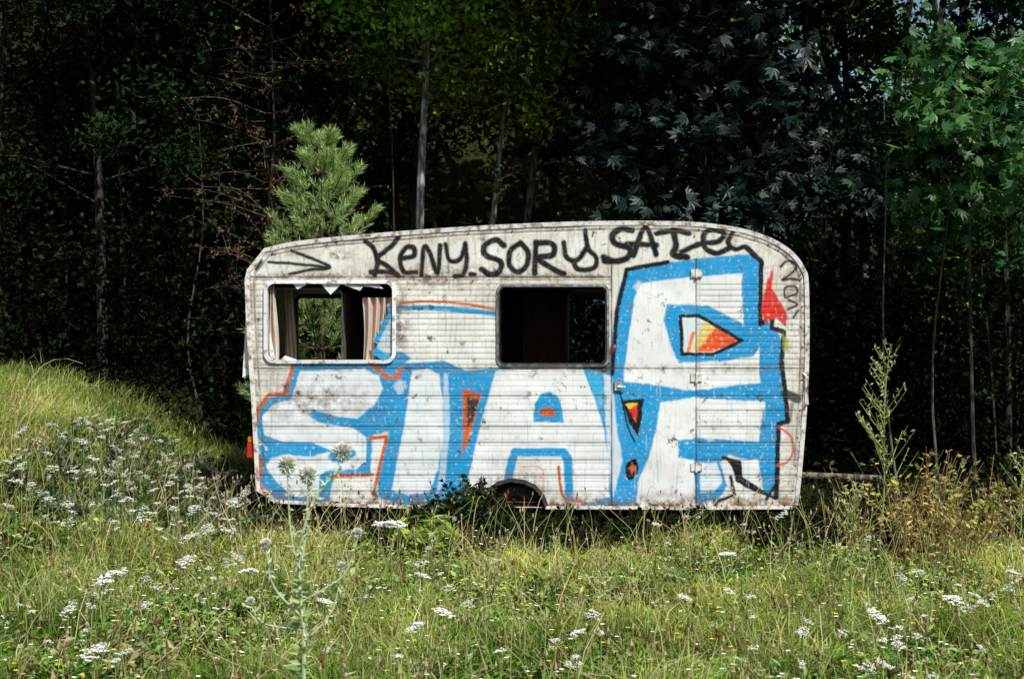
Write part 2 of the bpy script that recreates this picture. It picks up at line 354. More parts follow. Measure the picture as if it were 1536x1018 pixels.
R=np.maximum(R,np.exp(-np.abs(V-416)/7.)*.8*(U<918)); R=np.maximum(R,np.exp(-np.abs(V-553)/5.)*.5)
R=np.maximum(R,np.exp(-((V-415)/18.)**2-((U-640)/120.)**2)*.9); R=np.maximum(R,np.exp(-((V-382)/6.)**2-((U-510)/14.)**2)*1.6)
R=np.maximum(R,np.exp(-((V-480)/60.)**2-((U-600)/14.)**2)*.9); R=np.maximum(R,np.exp(-((V-760)/16.)**2)*1.)
R=np.maximum(R,np.exp(-((V-600)/30.)**2-((U-470)/90.)**2)*.6); R=np.maximum(R,np.exp(-((V-430)/60.)**2-((U-1190)/22.)**2)*.6);R=np.clip(R,0,1)
def rrect(u0,v0,u1,v1,r):
    cx,cy=(u0+u1)/2,(v0+v1)/2; qx=np.abs(Uc-cx)-(u1-u0)/2+r; qy=np.abs(Vc-cy)-(v1-v0)/2+r
    return -(np.hypot(np.maximum(qx,0),np.maximum(qy,0))+np.minimum(np.maximum(qx,qy),0)-r)
Uc=U[:-1,:-1]+.5*step; Vc=V[:-1,:-1]+.5*step
shard=poly_sd(Uc,Vc,np.array([(592,452),(580,456),(583,470),(570,484),(574,494),(559,508),(566,517),(558,530),(574,540),(592,548)],float))>0
keep=(sdO[:-1,:-1]>-0.5)&~((rrect(400,422,590,542,14)>0)&~shard)&~(rrect(747,429,911,547,9)>0)
depth=G*.0065+ (fbm(U/60,V/60,5,3)-.5)*.022
vid=np.arange(H*W).reshape(H,W)
f=np.stack([vid[:-1,:-1],vid[1:,:-1],vid[1:,1:],vid[:-1,1:]],-1)[keep]
used=np.unique(f); remap=np.full(H*W,-1); remap[used]=np.arange(len(used))
m=M(); m.add(np.stack([wx(U),depth,wz(V)],-1).reshape(-1,3)[used],remap[f])
side=m.build('side_wall',[m_skin],smooth=True,parent=car)
pa=PA.ravel()[used]; pr=(PR.reshape(-1,3)[used])/np.maximum(pa,1e-3)[:,None]
bk=np.clip(1-pr.max(1)/.08,0,1)*pa
a=side.data.color_attributes.new('Paint','FLOAT_COLOR','POINT'); a.data.foreach_set('color',np.concatenate([pr,pa[:,None]],1).astype(np.float32).ravel())
a=side.data.color_attributes.new('Mark','FLOAT_COLOR','POINT'); a.data.foreach_set('color',np.stack([G.ravel()[used],R.ravel()[used],bk,1+0*pa],1).astype(np.float32).ravel())
# body shell
cen=np.array([790,560.])
def loopxz(o,y): return np.stack([wx(o[:,0]),np.full(len(o),y),wz(o[:,1])],-1)
simple=np.array([p for p in out if not(716<p[0]<822 and p[1]>715)]); simple=np.concatenate([simple[:1],catmull(simple[1:18],False,4),simple[18:]])
def strip(m,A,B,c=(1,1,1),mat=0,closed=True):
    n=len(A); i=np.arange(n if closed else n-1); j=(i+1)%n
    m.add(np.concatenate([A,B]),np.stack([i,j,n+j,n+i],1),c,mat)
m=M(); strip(m,loopxz(simple,.004),loopxz(simple,2.02)); shell=m.build('roof_and_ends',[m_frame],smooth=False,parent=car)
inner=cen+(simple-cen)*np.array([.982,.965])
m=M(); strip(m,loopxz(inner,.03),loopxz(inner,1.97)); m.build('interior_lining',[m_wood],parent=car)
# far wall with openings
uf=np.arange(364,1218,4.); vf=np.arange(329,768,4.); Uf,Vf=np.meshgrid(uf,vf); Uc=Uf[:-1,:-1]+2; Vc=Vf[:-1,:-1]+2
kp=(poly_sd(Uc,Vc,simple)>2)&~(rrect(392,436,508,550,8)>0)&~(rrect(858,438,946,552,8)>0)
vid=np.arange(Uf.size).reshape(Uf.shape); f=np.stack([vid[:-1,:-1],vid[1:,:-1],vid[1:,1:],vid[:-1,1:]],-1)[kp]
m=M(); m.add(np.stack([wx(Uf),0*Uf+1.99,wz(Vf)],-1).reshape(-1,3),f); m.build('rear_side_wall_lining',[m_wood],parent=car)
m=M(); m.add(np.stack([wx(Uf),0*Uf+2.015,wz(Vf)],-1).reshape(-1,3),f[:,::-1]); m.build('rear_side_wall',[m_trim],parent=car)
# edge trim
def offs(o,d):
    t=nrm(np.roll(o,-1,0)-np.roll(o,1,0)); nn=np.stack([-t[:,1],t[:,0]],1); return o+nn*d
o2=np.concatenate([out[:1],catmull(out[1:20],False,5)])
m=M()
A=offs(o2,-1.0);B=offs(o2,5.5)
A[0]=(371,404);B[0]=(377,406);A[-1]=(1197,757);B[-1]=(1190,757)
def trimstrip(A,B):
    strip(m,loopxz(A,.03),loopxz(A,-.010),closed=False); strip(m,loopxz(A,-.010),loopxz(B,-.008),closed=False); strip(m,loopxz(B,-.008),loopxz(B,.012),closed=False)
trimstrip(A,B)
lo=np.array([(372,403),(368,420),(371,500),(378,600),(385,735),(410,752)],float); trimstrip(lo-np.array([1.,0]),lo+np.array([5.5,0]))
lo=np.array([(410,752),(500,757),(600,760),(720,761)],float); A=lo+np.array([0,2.]); B=lo-np.array([0,3.]); strip(m,loopxz(B,-.008),loopxz(A,-.010),closed=False)
lo=np.array([(818,761),(1040,762),(1188,761)],float); A=lo+np.array([0,2.]); B=lo-np.array([0,3.]); strip(m,loopxz(B,-.008),loopxz(A,-.010),closed=False)
m.build('edge_trim',[m_trim],parent=car)
m=M()
oo=offs(o2,9); 
for p in oo[2:-1:3]:
    box(m,wx(p[0])-.004,wx(p[0])+.004,-.010,.004,wz(p[1])-.004,wz(p[1])+.004)
m.build('trim_rivets',[m_fdark],parent=car)
# window frames
def rr(u0,v0,u1,v1,r,k=7):
    P=[]
    for cx,cy,a0 in ((u1-r,v0+r,-90),(u1-r,v1-r,0),(u0+r,v1-r,90),(u0+r,v0+r,180)):
        for a in np.radians(np.linspace(a0,a0+90,k)): P.append((cx+r*math.cos(a),cy+r*math.sin(a)))
    return np.array(P)
def frame(name,rect,r,w,yf,mat,yb=.05):
    m=M(); o=rr(*rect,r); i=rr(rect[0]+w,rect[1]+w,rect[2]-w,rect[3]-w,max(r-w,2))
    strip(m,loopxz(o,.004),loopxz(o,yf)); strip(m,loopxz(o,yf),loopxz(i,yf-.003)); strip(m,loopxz(i,yf-.003),loopxz(i,yb))
    return m.build(name,[mat],parent=car)
frame('window_frame_front',(396,420,594,545,),16,5.5,-.022,m_frame)
frame('window_frame_mid',(744,426,914,550),12,4,-.012,m_fdark)
frame('window_seal_mid',(748,430,910,546),9,2,-.004,m_rub)
frame('rear_window_frame',(388,432,512,554),10,5,1.96,m_fdark,1.995)
frame('rear_window_frame_b',(854,434,950,556),10,5,1.96,m_fdark,1.995)
m=M(); 
for tri in [[(480,424),(512,426),(496,442)],[(512,426),(548,426),(540,436)],[(520,426),(570,428),(575,433)],[(440,426),(462,426),(446,434)],[(405,495),(405,532),(413,538)],[(420,540),(450,541),(428,533)]]:
    t=np.array(tri,float); m.add(loopxz(t,-.005),[(0,1,2)])
m.build('broken_glass',[m_frame],parent=car)
# front end propped pane + lights + door hardware
m=M(); m.add([(wx(371),.05,wz(408)),(wx(371),1.9,wz(408)),(wx(362.5),1.9,wz(566)),(wx(362.5),.05,wz(566)),(wx(373),.05,wz(408)),(wx(373),1.9,wz(408)),(wx(366),1.9,wz(567)),(wx(366),.05,wz(567))],
 [(0,1,2,3),(4,7,6,5),(0,3,7,4),(3,2,6,7),(1,5,6,2),(0,4,5,1)]); m.add([(wx(371),.045,wz(408)),(wx(372),.045,wz(408)),(wx(376),.045,wz(560)),(wx(362),.045,wz(566))],[(0,1,2,3)]); m.build('front_window_flap',[m_frame],parent=car)
m=M(); box(m,wx(370),wx(381),.02,.12,wz(686),wz(664)); m.build('tail_light',[m_red],parent=car)
m=M(); box(m,wx(371),wx(379),.025,.1,wz(663),wz(655)); m.build('indicator_light',[m_or],parent=car)
m=M()
for v in (410,566,700):
    box(m,wx(1036),wx(1053),-.014,.0,wz(v+6),wz(v-6)); tube(m,[(wx(1044),-.016,wz(v+8)),(wx(1044),-.016,wz(v-8))],.009,8)
box(m,wx(922),wx(932),-.02,0,wz(585),wz(572)); tube(m,[(wx(926),-.03,wz(580)),(wx(938),-.035,wz(580))],.007,6)
tube(m,[(wx(1205),.0,wz(560)),(wx(1210),-.04,wz(566)),(wx(1210),-.04,wz(606)),(wx(1205),.0,wz(612))],.008,6)
m.build('door_hardware',[m_trim],parent=car)
k=N('roof_vent_plastic'); m_vent=k.diff((.45,.22,.16))
m=M(); box(m,wx(697),wx(786),.5,1.1,wz(342),wz(335)); box(m,wx(703),wx(780),.55,1.05,wz(335)+.002,wz(333)); m.build('roof_vent',[m_vent],parent=car)
# interior: wardrobe, partition, bench, curtains
m=M(); box(m,wx(786),wx(862),1.25,1.9,wz(745),wz(425)); box(m,wx(742),wx(752),.5,1.5,wz(745),wz(400)); box(m,wx(385),wx(500),1.3,1.95,wz(745),wz(590)); box(m,wx(600),wx(740),1.2,1.95,wz(745),wz(570))
box(m,wx(776),wx(780),1.35,1.44,wz(745),wz(425)); box(m,wx(376),wx(600),1.5,1.95,wz(432),wz(418)); m.build('interior_furniture',[m_wood],parent=car)
def curtain(name,u0,u1,y,v0,v1,waves,slant=0):
    m=M(); s=np.linspace(0,1,80); z=np.linspace(v0,v1,14); A,B=np.meshgrid(s,z)
    t=(B-v0)/(v1-v0)
    uu=u0+(u1-u0)*A+slant*t+2*np.sin(t*4+A*5); yy=y+.03*np.sin(A*waves*2*np.pi+t*1.5)*(1-.3*t)
    v=np.stack([wx(uu),yy,wz(B)],-1).reshape(-1,3); n=80
    i=(np.arange(13)[:,None]*n+np.arange(79)[None]).ravel(); m.add(v,np.stack([i,i+n,i+n+1,i+1],1)); m.build(name,[m_curt],smooth=True,parent=car)
curtain('curtain_a',410,426,.5,426,560,4,4); curtain('curtain_b',542,612,.07,446,560,6,2); curtain('curtain_d',398,412,.06,428,548,2,3)
# wheel, well, chassis
m=M(); cx,cz,r=wx(772),wz(782),.30
def ring(y0,y1,r0,r1,mat=0,k=40):
    th=np.linspace(0,2*np.pi,k,endpoint=False)
    A=np.stack([cx+r0*np.cos(th),0*th+y0,cz+r0*np.sin(th)],-1);B=np.stack([cx+r1*np.cos(th),0*th+y1,cz+r1*np.sin(th)],-1); strip(m,A,B,mat=mat)
for a in ((.30,.14,.28,.30),(.14,.11,.30,.275),(.11,.105,.275,.20),(.105,.13,.20,.185)): ring(*a)
ring(.13,.19,.185,.16,1); ring(.19,.15,.16,.06,1); ring(.15,.12,.06,.035,1); ring(.12,.12,.035,.001,1)
m.build('wheel',[m_rub,m_hub],smooth=True,parent=car)
m=M(); arch=np.array([p for p in out if 716<p[0]<822 and p[1]>715]); strip(m,loopxz(arch,0.002),loopxz(arch,.45),closed=False)
box(m,wx(712),wx(826),.452,.47,wz(762),wz(715)); m.build('wheel_well',[m_steel],parent=car)
m=M(); strip(m,loopxz(arch,-.010),loopxz(arch+(arch-np.array([769,765]))*.09+np.array([1,-1.5]),-.006),closed=False); m.build('wheel_arch_trim',[m_rub],parent=car)
m=M(); box(m,wx(395),wx(1190),.35,.43,wz(775),wz(763)); box(m,wx(395),wx(1190),1.6,1.68,wz(775),wz(763)); 
for u in (430,1170):
    for y in (.2,1.8): tube(m,[(wx(u),y,wz(763)),(wx(u)+.08,y,-.02)],.022,6)
tube(m,[(wx(770),.1,wz(785)),(wx(770),1.95,wz(785))],.035,8)
tube(m,[(wx(395),1.0,wz(770)),(wx(330),1.0,wz(775)),(wx(240),1.0,wz(778))],.04,8)
m.build('chassis',[m_steel],parent=car)

# ---------------------------------------------------------------- meadow
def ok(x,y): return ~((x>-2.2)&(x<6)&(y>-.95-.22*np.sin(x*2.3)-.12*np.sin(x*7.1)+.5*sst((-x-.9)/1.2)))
def field(n,y0=-6.8,y1=3.2,near=1.0):
    k2=n*2+60; y=y0+(y1-y0)*rng.random(k2)**near; d=y+11.66
    x=rng.uniform(-1,1,k2)*(d*.36+1.6); k=ok(x,y); return x[k][:n],y[k][:n]
def blades(m,x,y,h,w,col,lean=.5,mat=0):
    n=len(x); z=g(x,y)-.01; a=rng.uniform(0,2*np.pi,n); b=rng.uniform(0,2*np.pi,n)
    L=lean*rng.random(n)**.7; s=np.stack([np.cos(a),np.sin(a),0*a],1)*(w/2)[:,None]
    ld=np.stack([np.cos(b)*L,np.sin(b)*L,0*b],1)*h[:,None]; up=np.stack([0*h,0*h,h],1)
    p=np.stack([x,y,z],1); m1=p+up*.55+ld*.35; tp=p+up*(1-.35*L[:,None])+ld*1.05
    v=np.stack([p-s,p+s,m1+s*.85,m1-s*.85,tp],1).reshape(-1,3); i=np.arange(n)*5
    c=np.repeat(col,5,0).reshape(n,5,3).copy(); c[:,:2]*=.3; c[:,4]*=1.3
    m.add(v,np.stack([i,i+1,i+2,i+3],1),np.clip(c.reshape(-1,3),0,.8),mat)
    m.f.append((np.stack([i+3,i+2,i+4],1)+m.n-5*n,mat))
def shade_tint(x,y):
    # shade painted into plant colours: darker hollow between bank and caravan
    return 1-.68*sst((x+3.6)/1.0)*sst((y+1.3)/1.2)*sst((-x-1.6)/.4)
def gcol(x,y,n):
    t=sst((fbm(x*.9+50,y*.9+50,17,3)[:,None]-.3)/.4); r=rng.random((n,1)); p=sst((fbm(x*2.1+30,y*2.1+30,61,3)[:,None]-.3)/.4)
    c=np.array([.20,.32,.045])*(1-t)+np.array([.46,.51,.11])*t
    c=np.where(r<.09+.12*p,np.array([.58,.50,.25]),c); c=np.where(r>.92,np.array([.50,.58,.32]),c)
    return c*rng.uniform(.4,1.5,(n,1))*(.72+.5*p)*shade_tint(x,y)[:,None]
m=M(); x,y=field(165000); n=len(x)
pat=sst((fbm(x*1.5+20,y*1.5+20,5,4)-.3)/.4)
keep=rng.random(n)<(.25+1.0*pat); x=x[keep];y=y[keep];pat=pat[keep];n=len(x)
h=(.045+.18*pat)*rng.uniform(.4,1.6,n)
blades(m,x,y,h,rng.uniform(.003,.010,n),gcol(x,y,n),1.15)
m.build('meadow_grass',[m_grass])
m=M(); x,y=field(60000); n=len(x); pat=fbm(x*1.9+3,y*1.9+3,55,3); z=g(x,y)+rng.random(n)**1.4*.20*pat
pos=np.stack([x,y,z],1); d=rng.normal(size=(n,3))*[1,1,.35]+[0,0,.25]
leaves(m,pos,d,rng.uniform(.02,.07,n),rng.uniform(.012,.034,n),np.clip(gcol(x,y,n)*[.75,1.0,.9],0,.7),tilt=np.tile([0,0,1.],(n,1))+rng.normal(size=(n,3))*.4)
m.build('meadow_clover',[m_grass])
# dry stalks with seed heads
m=M(); x,y=field(3000,y1=1.0); n=len(x)
for i in range(n):
    if rng.random()<.35 and y[i]<-2.5: continue
    z=float(g(x[i],y[i])); h=rng.uniform(.15,.42)+(.1 if y[i]>-2.2 else 0); a=rng.normal(size=2)*.14*h/.3
    p=np.array([(x[i],y[i],z),(x[i]+a[0]*.4,y[i]+a[1]*.4,z+h*.6),(x[i]+a[0],y[i]+a[1],z+h)])
    c=np.array([.42,.34,.18])*rng.uniform(.5,1.3) if rng.random()<.5 else np.array([.2,.26,.08])
    tube(m,p,[.0028,.0022,.0016],3,c,0,False)
    hc=np.array([(.14,.06,.03),(.42,.32,.18),(.26,.20,.10)][rng.integers(3)])
    tube(m,[p[2]-[0,0,.004],p[2]+[0,0,.008],p[2]+[0,0,.02+.02*rng.random()]],[.002,rng.uniform(.006,.010),.001],5,hc,0,False)
m.build('dry_seed_stalks',[m_stem])
# white umbel flowers
def umbel(m,x,y,h,r,tilt=(0,0),k=20):
    z=float(g(x,y)); top=np.array([x+tilt[0],y+tilt[1],z+h]); tn=rng.normal(size=2)*.35+[0,.20]
    tube(m,[(x,y,z),(x+tilt[0]*.5,y+tilt[1]*.5,z+h*.6),top-[0,0,r*.5]],[.004,.003,.0025],4,(.2,.28,.09),0,False)
    q=np.arange(k); a=q*2.399+rng.uniform(0,6); rr_=r*np.sqrt((q+.5)/k)*rng.uniform(.8,1.2,k); ex=np.cos(a)*rr_; ey=np.sin(a)*rr_
    E=top+np.stack([ex,ey,-(rr_/r)**2*r*.15+ex*tn[0]+ey*tn[1]+rng.normal(size=k)*.003],1)
    for e in E[::2]: tube(m,[top-[0,0,r*.5],e],[.0012,.0008],3,(.2,.28,.09),0,False)
    nn=9; pp=np.repeat(E,nn,0)+rng.normal(size=(nn*k,3))*[r*.11,r*.11,.002]
    leaves(m,pp,rng.normal(size=(nn*k,3))*[1,1,.15],max(r*.26,.007),max(r*.22,.006),np.array([.84,.84,.79])*rng.uniform(.8,1.05,(nn*k,1)),1,fold=.05,tilt=np.tile([0,-.3,1.],(nn*k,1)))
m=M()
for (x,y,h,r) in [(-1.48,-3.6,.30,.05),(-1.0,-4.2,.26,.045),(-.35,-4.6,.28,.045),(-.42,-4.9,.26,.04),(1.35,-2.6,.25,.05),(.95,-3.9,.2,.04),(-2.6,-4.6,.3,.055),(-2.3,-3.4,.25,.07),(-2.0,-2.9,.25,.055),(-.55,-3.3,.25,.04),(2.3,-4.2,.28,.05),(2.9,-3.5,.28,.04),(.3,-5.0,.24,.04),(1.9,-1.6,.35,.045),(1.0,-1.5,.3,.035),(-.62,-4.2,.66,.085),(-1.9,-5.2,.22,.06),(-2.2,-4.0,.3,.05),(1.8,-4.6,.25,.05),(2.5,-5.2,.25,.05)]:
    umbel(m,x,y,h,r,(rng.normal()*.02,rng.normal()*.02))
cl=[(float(a[0]),float(b[0])) for a,b in [field(1,y1=-.2) for _ in range(26)]]
for i in range(210):
    if i%3: c=cl[rng.integers(26)]; x=c[0]+rng.normal()*.25; y=c[1]+rng.normal()*.25
    else: a,b=field(1,y1=.8); x=float(a[0]); y=float(b[0])
    if ok(x,y): umbel(m,x,y,rng.uniform(.13,.30),rng.uniform(.010,.036),k=12)
m.build('white_wildflowers',[m_stem,m_petal])
m=M(); x,y=field(1700,y1=1.0); n=len(x); z=g(x,y)+rng.uniform(.08,.22,n)
cc=np.array([(.75,.55,.04),(.6,.3,.35),(.8,.78,.7),(.8,.78,.7),(.8,.78,.7)])[rng.integers(0,5,n)]
for q in range(5):
    a=q*1.257; d=np.tile([math.cos(a),math.sin(a),.35],(n,1)); leaves(m,np.stack([x,y,z],1),d,.014,.011,cc,0,tilt=np.tile([0,-.3,1.],(n,1)))
m.build('small_blossoms',[m_petal])

# ---------------------------------------------------------------- weeds & shrubs
def weed(m,x,y,h,nleaf,ll,col,spread=.15,stemc=(.1,.12,.04),ntw=5,wr=.4,z0=None):
    z=float(g(x,y)) if z0 is None else z0
    for s in range(ntw):
        a=rng.uniform(0,6.28); L=h*rng.uniform(.6,1.); e=np.array([math.cos(a),math.sin(a)])*spread*rng.uniform(.3,1.)
        t=np.linspace(0,1,5); p=np.stack([x+e[0]*t**1.4,y+e[1]*t**1.4,z+L*t],1)
        tube(m,p,np.linspace(.005,.002,5),3,stemc,0,False)
        k=nleaf//ntw; tt=rng.uniform(.1,1,k); pos=np.stack([x+e[0]*tt**1.4,y+e[1]*tt**1.4,z+L*tt],1)
        d=rng.normal(size=(k,3))*[1,1,.4]+[0,0,.3]
        leaves(m,pos,d,ll*rng.uniform(.6,1.3,k),ll*wr*rng.uniform(.7,1.2,k),np.asarray(col)*rng.uniform(.5,1.5,(k,1)),1)
m=M()
for i in range(130):
    x=rng.uniform(-.75,.30); y=rng.uniform(-.75,.0); top=.48*math.exp(-((x+.30)/.36)**2)+.12
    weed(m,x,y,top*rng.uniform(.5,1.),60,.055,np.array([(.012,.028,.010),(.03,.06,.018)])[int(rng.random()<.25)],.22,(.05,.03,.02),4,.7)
m.build('bramble_bush',[m_stem,m_far])
m=M()
for i in range(12): weed(m,-.60+rng.normal()*.1,-1.15+rng.normal()*.1,rng.uniform(.2,.36),36,.13,(.26,.38,.06),.14,(.1,.14,.04),3,.28)
m.build('leafy_weed',[m_stem,m_leaf])
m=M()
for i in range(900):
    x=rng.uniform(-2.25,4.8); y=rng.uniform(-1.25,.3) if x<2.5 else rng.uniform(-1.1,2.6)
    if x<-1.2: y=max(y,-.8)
    weed(m,x,y,rng.uniform(.08,.24)+(.12*rng.random() if y>-.4 else 0),28,.055,np.array([(.010,.020,.006),(.024,.036,.010),(.006,.012,.005)])[i%3]*(2.6 if rng.random()<.08 else 1),.15,(.04,.035,.018),3,.5)  # undergrowth leaves, coloured darker in place of shade in front of the caravan
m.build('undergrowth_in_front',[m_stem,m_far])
m=M()
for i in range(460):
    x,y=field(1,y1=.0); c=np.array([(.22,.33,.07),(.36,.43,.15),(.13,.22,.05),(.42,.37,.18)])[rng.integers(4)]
    weed(m,float(x[0]),float(y[0]),rng.uniform(.10,.30),24,rng.uniform(.03,.08),c*float(shade_tint(x,y)[0]),.12,(.2,.2,.08),3,rng.uniform(.15,.5))
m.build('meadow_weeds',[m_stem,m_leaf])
m=M()
for i in range(420):
    x=rng.uniform(-3.7,-1.8); y=rng.uniform(-1.6,2.4)
    if x>-2.15 and y>-.1: x-=.6
    weed(m,x,y,rng.uniform(.12,.36),32,.05,np.array([(.17,.23,.14),(.05,.085,.03),(.018,.035,.014)])[i%3],.16,(.05,.06,.03),3,.55)
m.build('bank_weeds',[m_stem,m_leaf])
m=M()
for i in range(190): 
    x,y=rng.uniform(-3.7,-2.0),rng.uniform(-2.2,1.4); umbel(m,x,y,rng.uniform(.2,.40),rng.uniform(.016,.045),k=12)
m.build('bank_wildflowers',[m_stem,m_petal])
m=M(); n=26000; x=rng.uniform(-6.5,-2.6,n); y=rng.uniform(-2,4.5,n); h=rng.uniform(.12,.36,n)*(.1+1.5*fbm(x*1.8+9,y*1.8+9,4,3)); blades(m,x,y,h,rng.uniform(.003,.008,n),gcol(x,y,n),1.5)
for (x,y,h,l) in [(-3.95,-.4,.75,.55),(-4.0,0,.5,.6),(-3.4,.3,.45,.4),(1.75,-.9,.55,.35),(.15,-.9,.5,.2),(2.2,-1.2,.4,-.3),(1.0,-.8,.5,.1),(-1.4,-1.2,.45,-.2),(-.3,-1.0,.45,.1),(1.3,-1.0,.4,-.1)]:
    z=float(g(x,y)); t=np.linspace(0,1,9); p=np.stack([x+l*t**1.8,y+0*t,z+h*np.sin(t*1.9)/1.0],1); tube(m,p,np.linspace(.005,.0018,9),3,(.42,.34,.18),1,False)
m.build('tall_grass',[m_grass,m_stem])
def tallplant(bx,by,h,n,sp=.28):
    z0=float(g(bx,by))
    t=np.linspace(0,1,10); p=np.stack([bx+.10*t+.02*np.sin(t*6),by+0*t,z0+h*t],1); tube(m,p,np.linspace(.009,.003,10),5,(.28,.33,.12),0,False)
    for q in range(n):
        tt=rng.uniform(.25,1.); b=np.array([bx+.10*tt+.02*math.sin(tt*6),by,z0+h*tt]); a=rng.uniform(0,6.28); L=sp*(1.2-tt)+.03
        e=b+[math.cos(a)*L*.7,math.sin(a)*L*.7,L]; tube(m,[b,(b+e)/2-[0,0,.01],e],[.004,.003,.002],3,(.28,.33,.12),0,False)
        k=8; s=rng.random((k,1)); leaves(m,b+(e-b)*s,rng.normal(size=(k,3))+[0,0,.5],.038,.014,np.array([.48,.50,.24])*rng.uniform(.6,1.3,(k,1)),1)
m=M(); tallplant(2.66,-1.3,1.52,38,.36); m.build('tall_wild_plant',[m_stem,m_leaf])
m=M(); tallplant(3.55,-1.6,.8,22); m.build('tall_wild_plant',[m_stem,m_leaf])
m=M(); tallplant(2.3,-1.9,.55,16); m.build('tall_wild_plant',[m_stem,m_leaf])
m=M()
for i in range(44):
    x=3.05+rng.normal()*.32; y=-1.4+rng.normal()*.3; weed(m,x,y,rng.uniform(.3,.88),44,.055,np.array([(.52,.44,.11),(.32,.38,.10),(.38,.25,.10)])[i%3],.34,(.2,.13,.07),4,.5)
m.build('yellowing_shrub',[m_stem,m_leaf])
# foreground thistle
m=M(); tx,ty=-.75,-6.6; z0=float(g(tx,ty))
def head(p,r):
    n=220; d=nrm(rng.normal(size=(n,3))); leaves(m,p+d*r*.35,d,r*.9,r*.22,np.array([.66,.74,.54])*rng.uniform(.6,1.15,(n,1)),0)
    d=nrm(rng.normal(size=(200,3))*[.7,.7,.3]+[0,-.2,1]); leaves(m,p+d*r*.4,d,r*1.2,r*.28,np.array([.88,.88,.80])*rng.uniform(.85,1.,(200,1)),0)
def branch(p,rs,spines=70):
    p=catmull(p,False,6); tube(m,p,np.linspace(rs,rs*.5,len(p)),6,(.42,.5,.28),0,False)
    k=spines; ii=rng.integers(0,len(p)-1,k); pos=p[ii]+(p[ii+1]-p[ii])*rng.random((k,1)); leaves(m,pos,rng.normal(size=(k,3))+[0,0,.2],rng.uniform(.012,.04,k),.008,np.array([.48,.56,.34])*rng.uniform(.6,1.2,(k,1)),0)
main=[(tx,ty,z0),(tx+.01,ty,z0+.5),(tx-.01,ty,z0+.78),(tx+.04,ty,z0+1.0),(tx+.14,ty+.02,z0+1.13)]
branch(main,.008,130); head(np.array([tx+.145,ty+.02,z0+1.175]),.028)
for (a,e,r) in [(.72,(-.05,0,1.12),.028),(.78,(.02,.03,1.08),.028),(.6,(-.13,.02,.84),.015),(.65,(.20,0,.88),.015),(.5,(.14,.03,.76),.012),(.55,(-.18,.0,.64),.012)]:
    b=np.array([tx,ty,z0+a]); e=np.array([tx+e[0],ty+e[1],z0+e[2]]); branch([b,(b+e)/2+[(e-b)[0]*.25,0,-.02],e],.0045,40); head(e+[0,0,.012],r)
k=90; zz=rng.uniform(.05,.75,k); aa=rng.uniform(0,6.28,k); d=np.stack([np.cos(aa),np.sin(aa),.3+0*aa],1); leaves(m,np.stack([tx+0*zz,ty+0*zz,z0+zz],1),d,rng.uniform(.05,.13,k)*(1.15-zz),.022,np.array([.34,.46,.18])*rng.uniform(.6,1.3,(k,1)),1)
m.build('thistle',[m_stem,m_leaf])
m=M(); tube(m,[(2.4,2.7,.24),(3.0,2.68,.23),(3.7,2.6,.21)],[.03,.035,.03],10,(.16,.14,.10)); m.build('fallen_log',[m_bark])

# ---------------------------------------------------------------- young pine
m=M(); px,py=-1.98,3.0; z0=float(g(px,py)); Hh=3.66-z0
tube(m,[(px,py,z0-.05),(px+.02,py,z0+Hh*.5),(px,py,z0+Hh)],[.05,.035,.01],8,(.10,.07,.045),0)
def needles(a,b,n,L=.085):
    a=np.asarray(a);b=np.asarray(b); t=rng.random((n,1)); ax=nrm(b-a); pos=a+(b-a)*t; r=rng.normal(size=(n,3)); r=nrm(r-ax*(r@ax)[:,None])
    d=r*.75+ax*.9; leaves(m,pos,d,L*rng.uniform(.7,1.2,n),.0065,np.array([.38,.52,.20])*rng.uniform(.3,1.4,(n,1)),1,fold=0)
lv=np.linspace(.12,.97,13)
for li,f_ in enumerate(lv):
    zc=z0+Hh*f_; L=.80*(1-f_)**.55+.12; nb=6
    for b in range(nb):
        a=b*6.283/nb+li*.9+rng.normal()*.25; up=.35+.5*f_; Lb=L*rng.uniform(.6,1.15)
        s=np.array([px,py,zc]); mid=s+np.array([math.cos(a),math.sin(a),up*.35])*Lb*.55; e=s+np.array([math.cos(a),math.sin(a),up])*Lb
        tube(m,[s,mid,e],[.012,.008,.004],4,(.12,.08,.05),0,False); needles((s+mid)/2,mid,40); needles(mid,e,110)
        for q in (-1,1):
            for s2 in (.45,.75):
                st=s+(e-s)*s2-np.array([0,0,.03]); ee=st+np.array([math.cos(a+q*.7),math.sin(a+q*.7),up+.3])*L*.3; needles(st,ee,55)
needles((px,py,z0+Hh*.9),(px,py,z0+Hh+.06),160)
m.build('pine_tree',[m_bark,m_leaf])

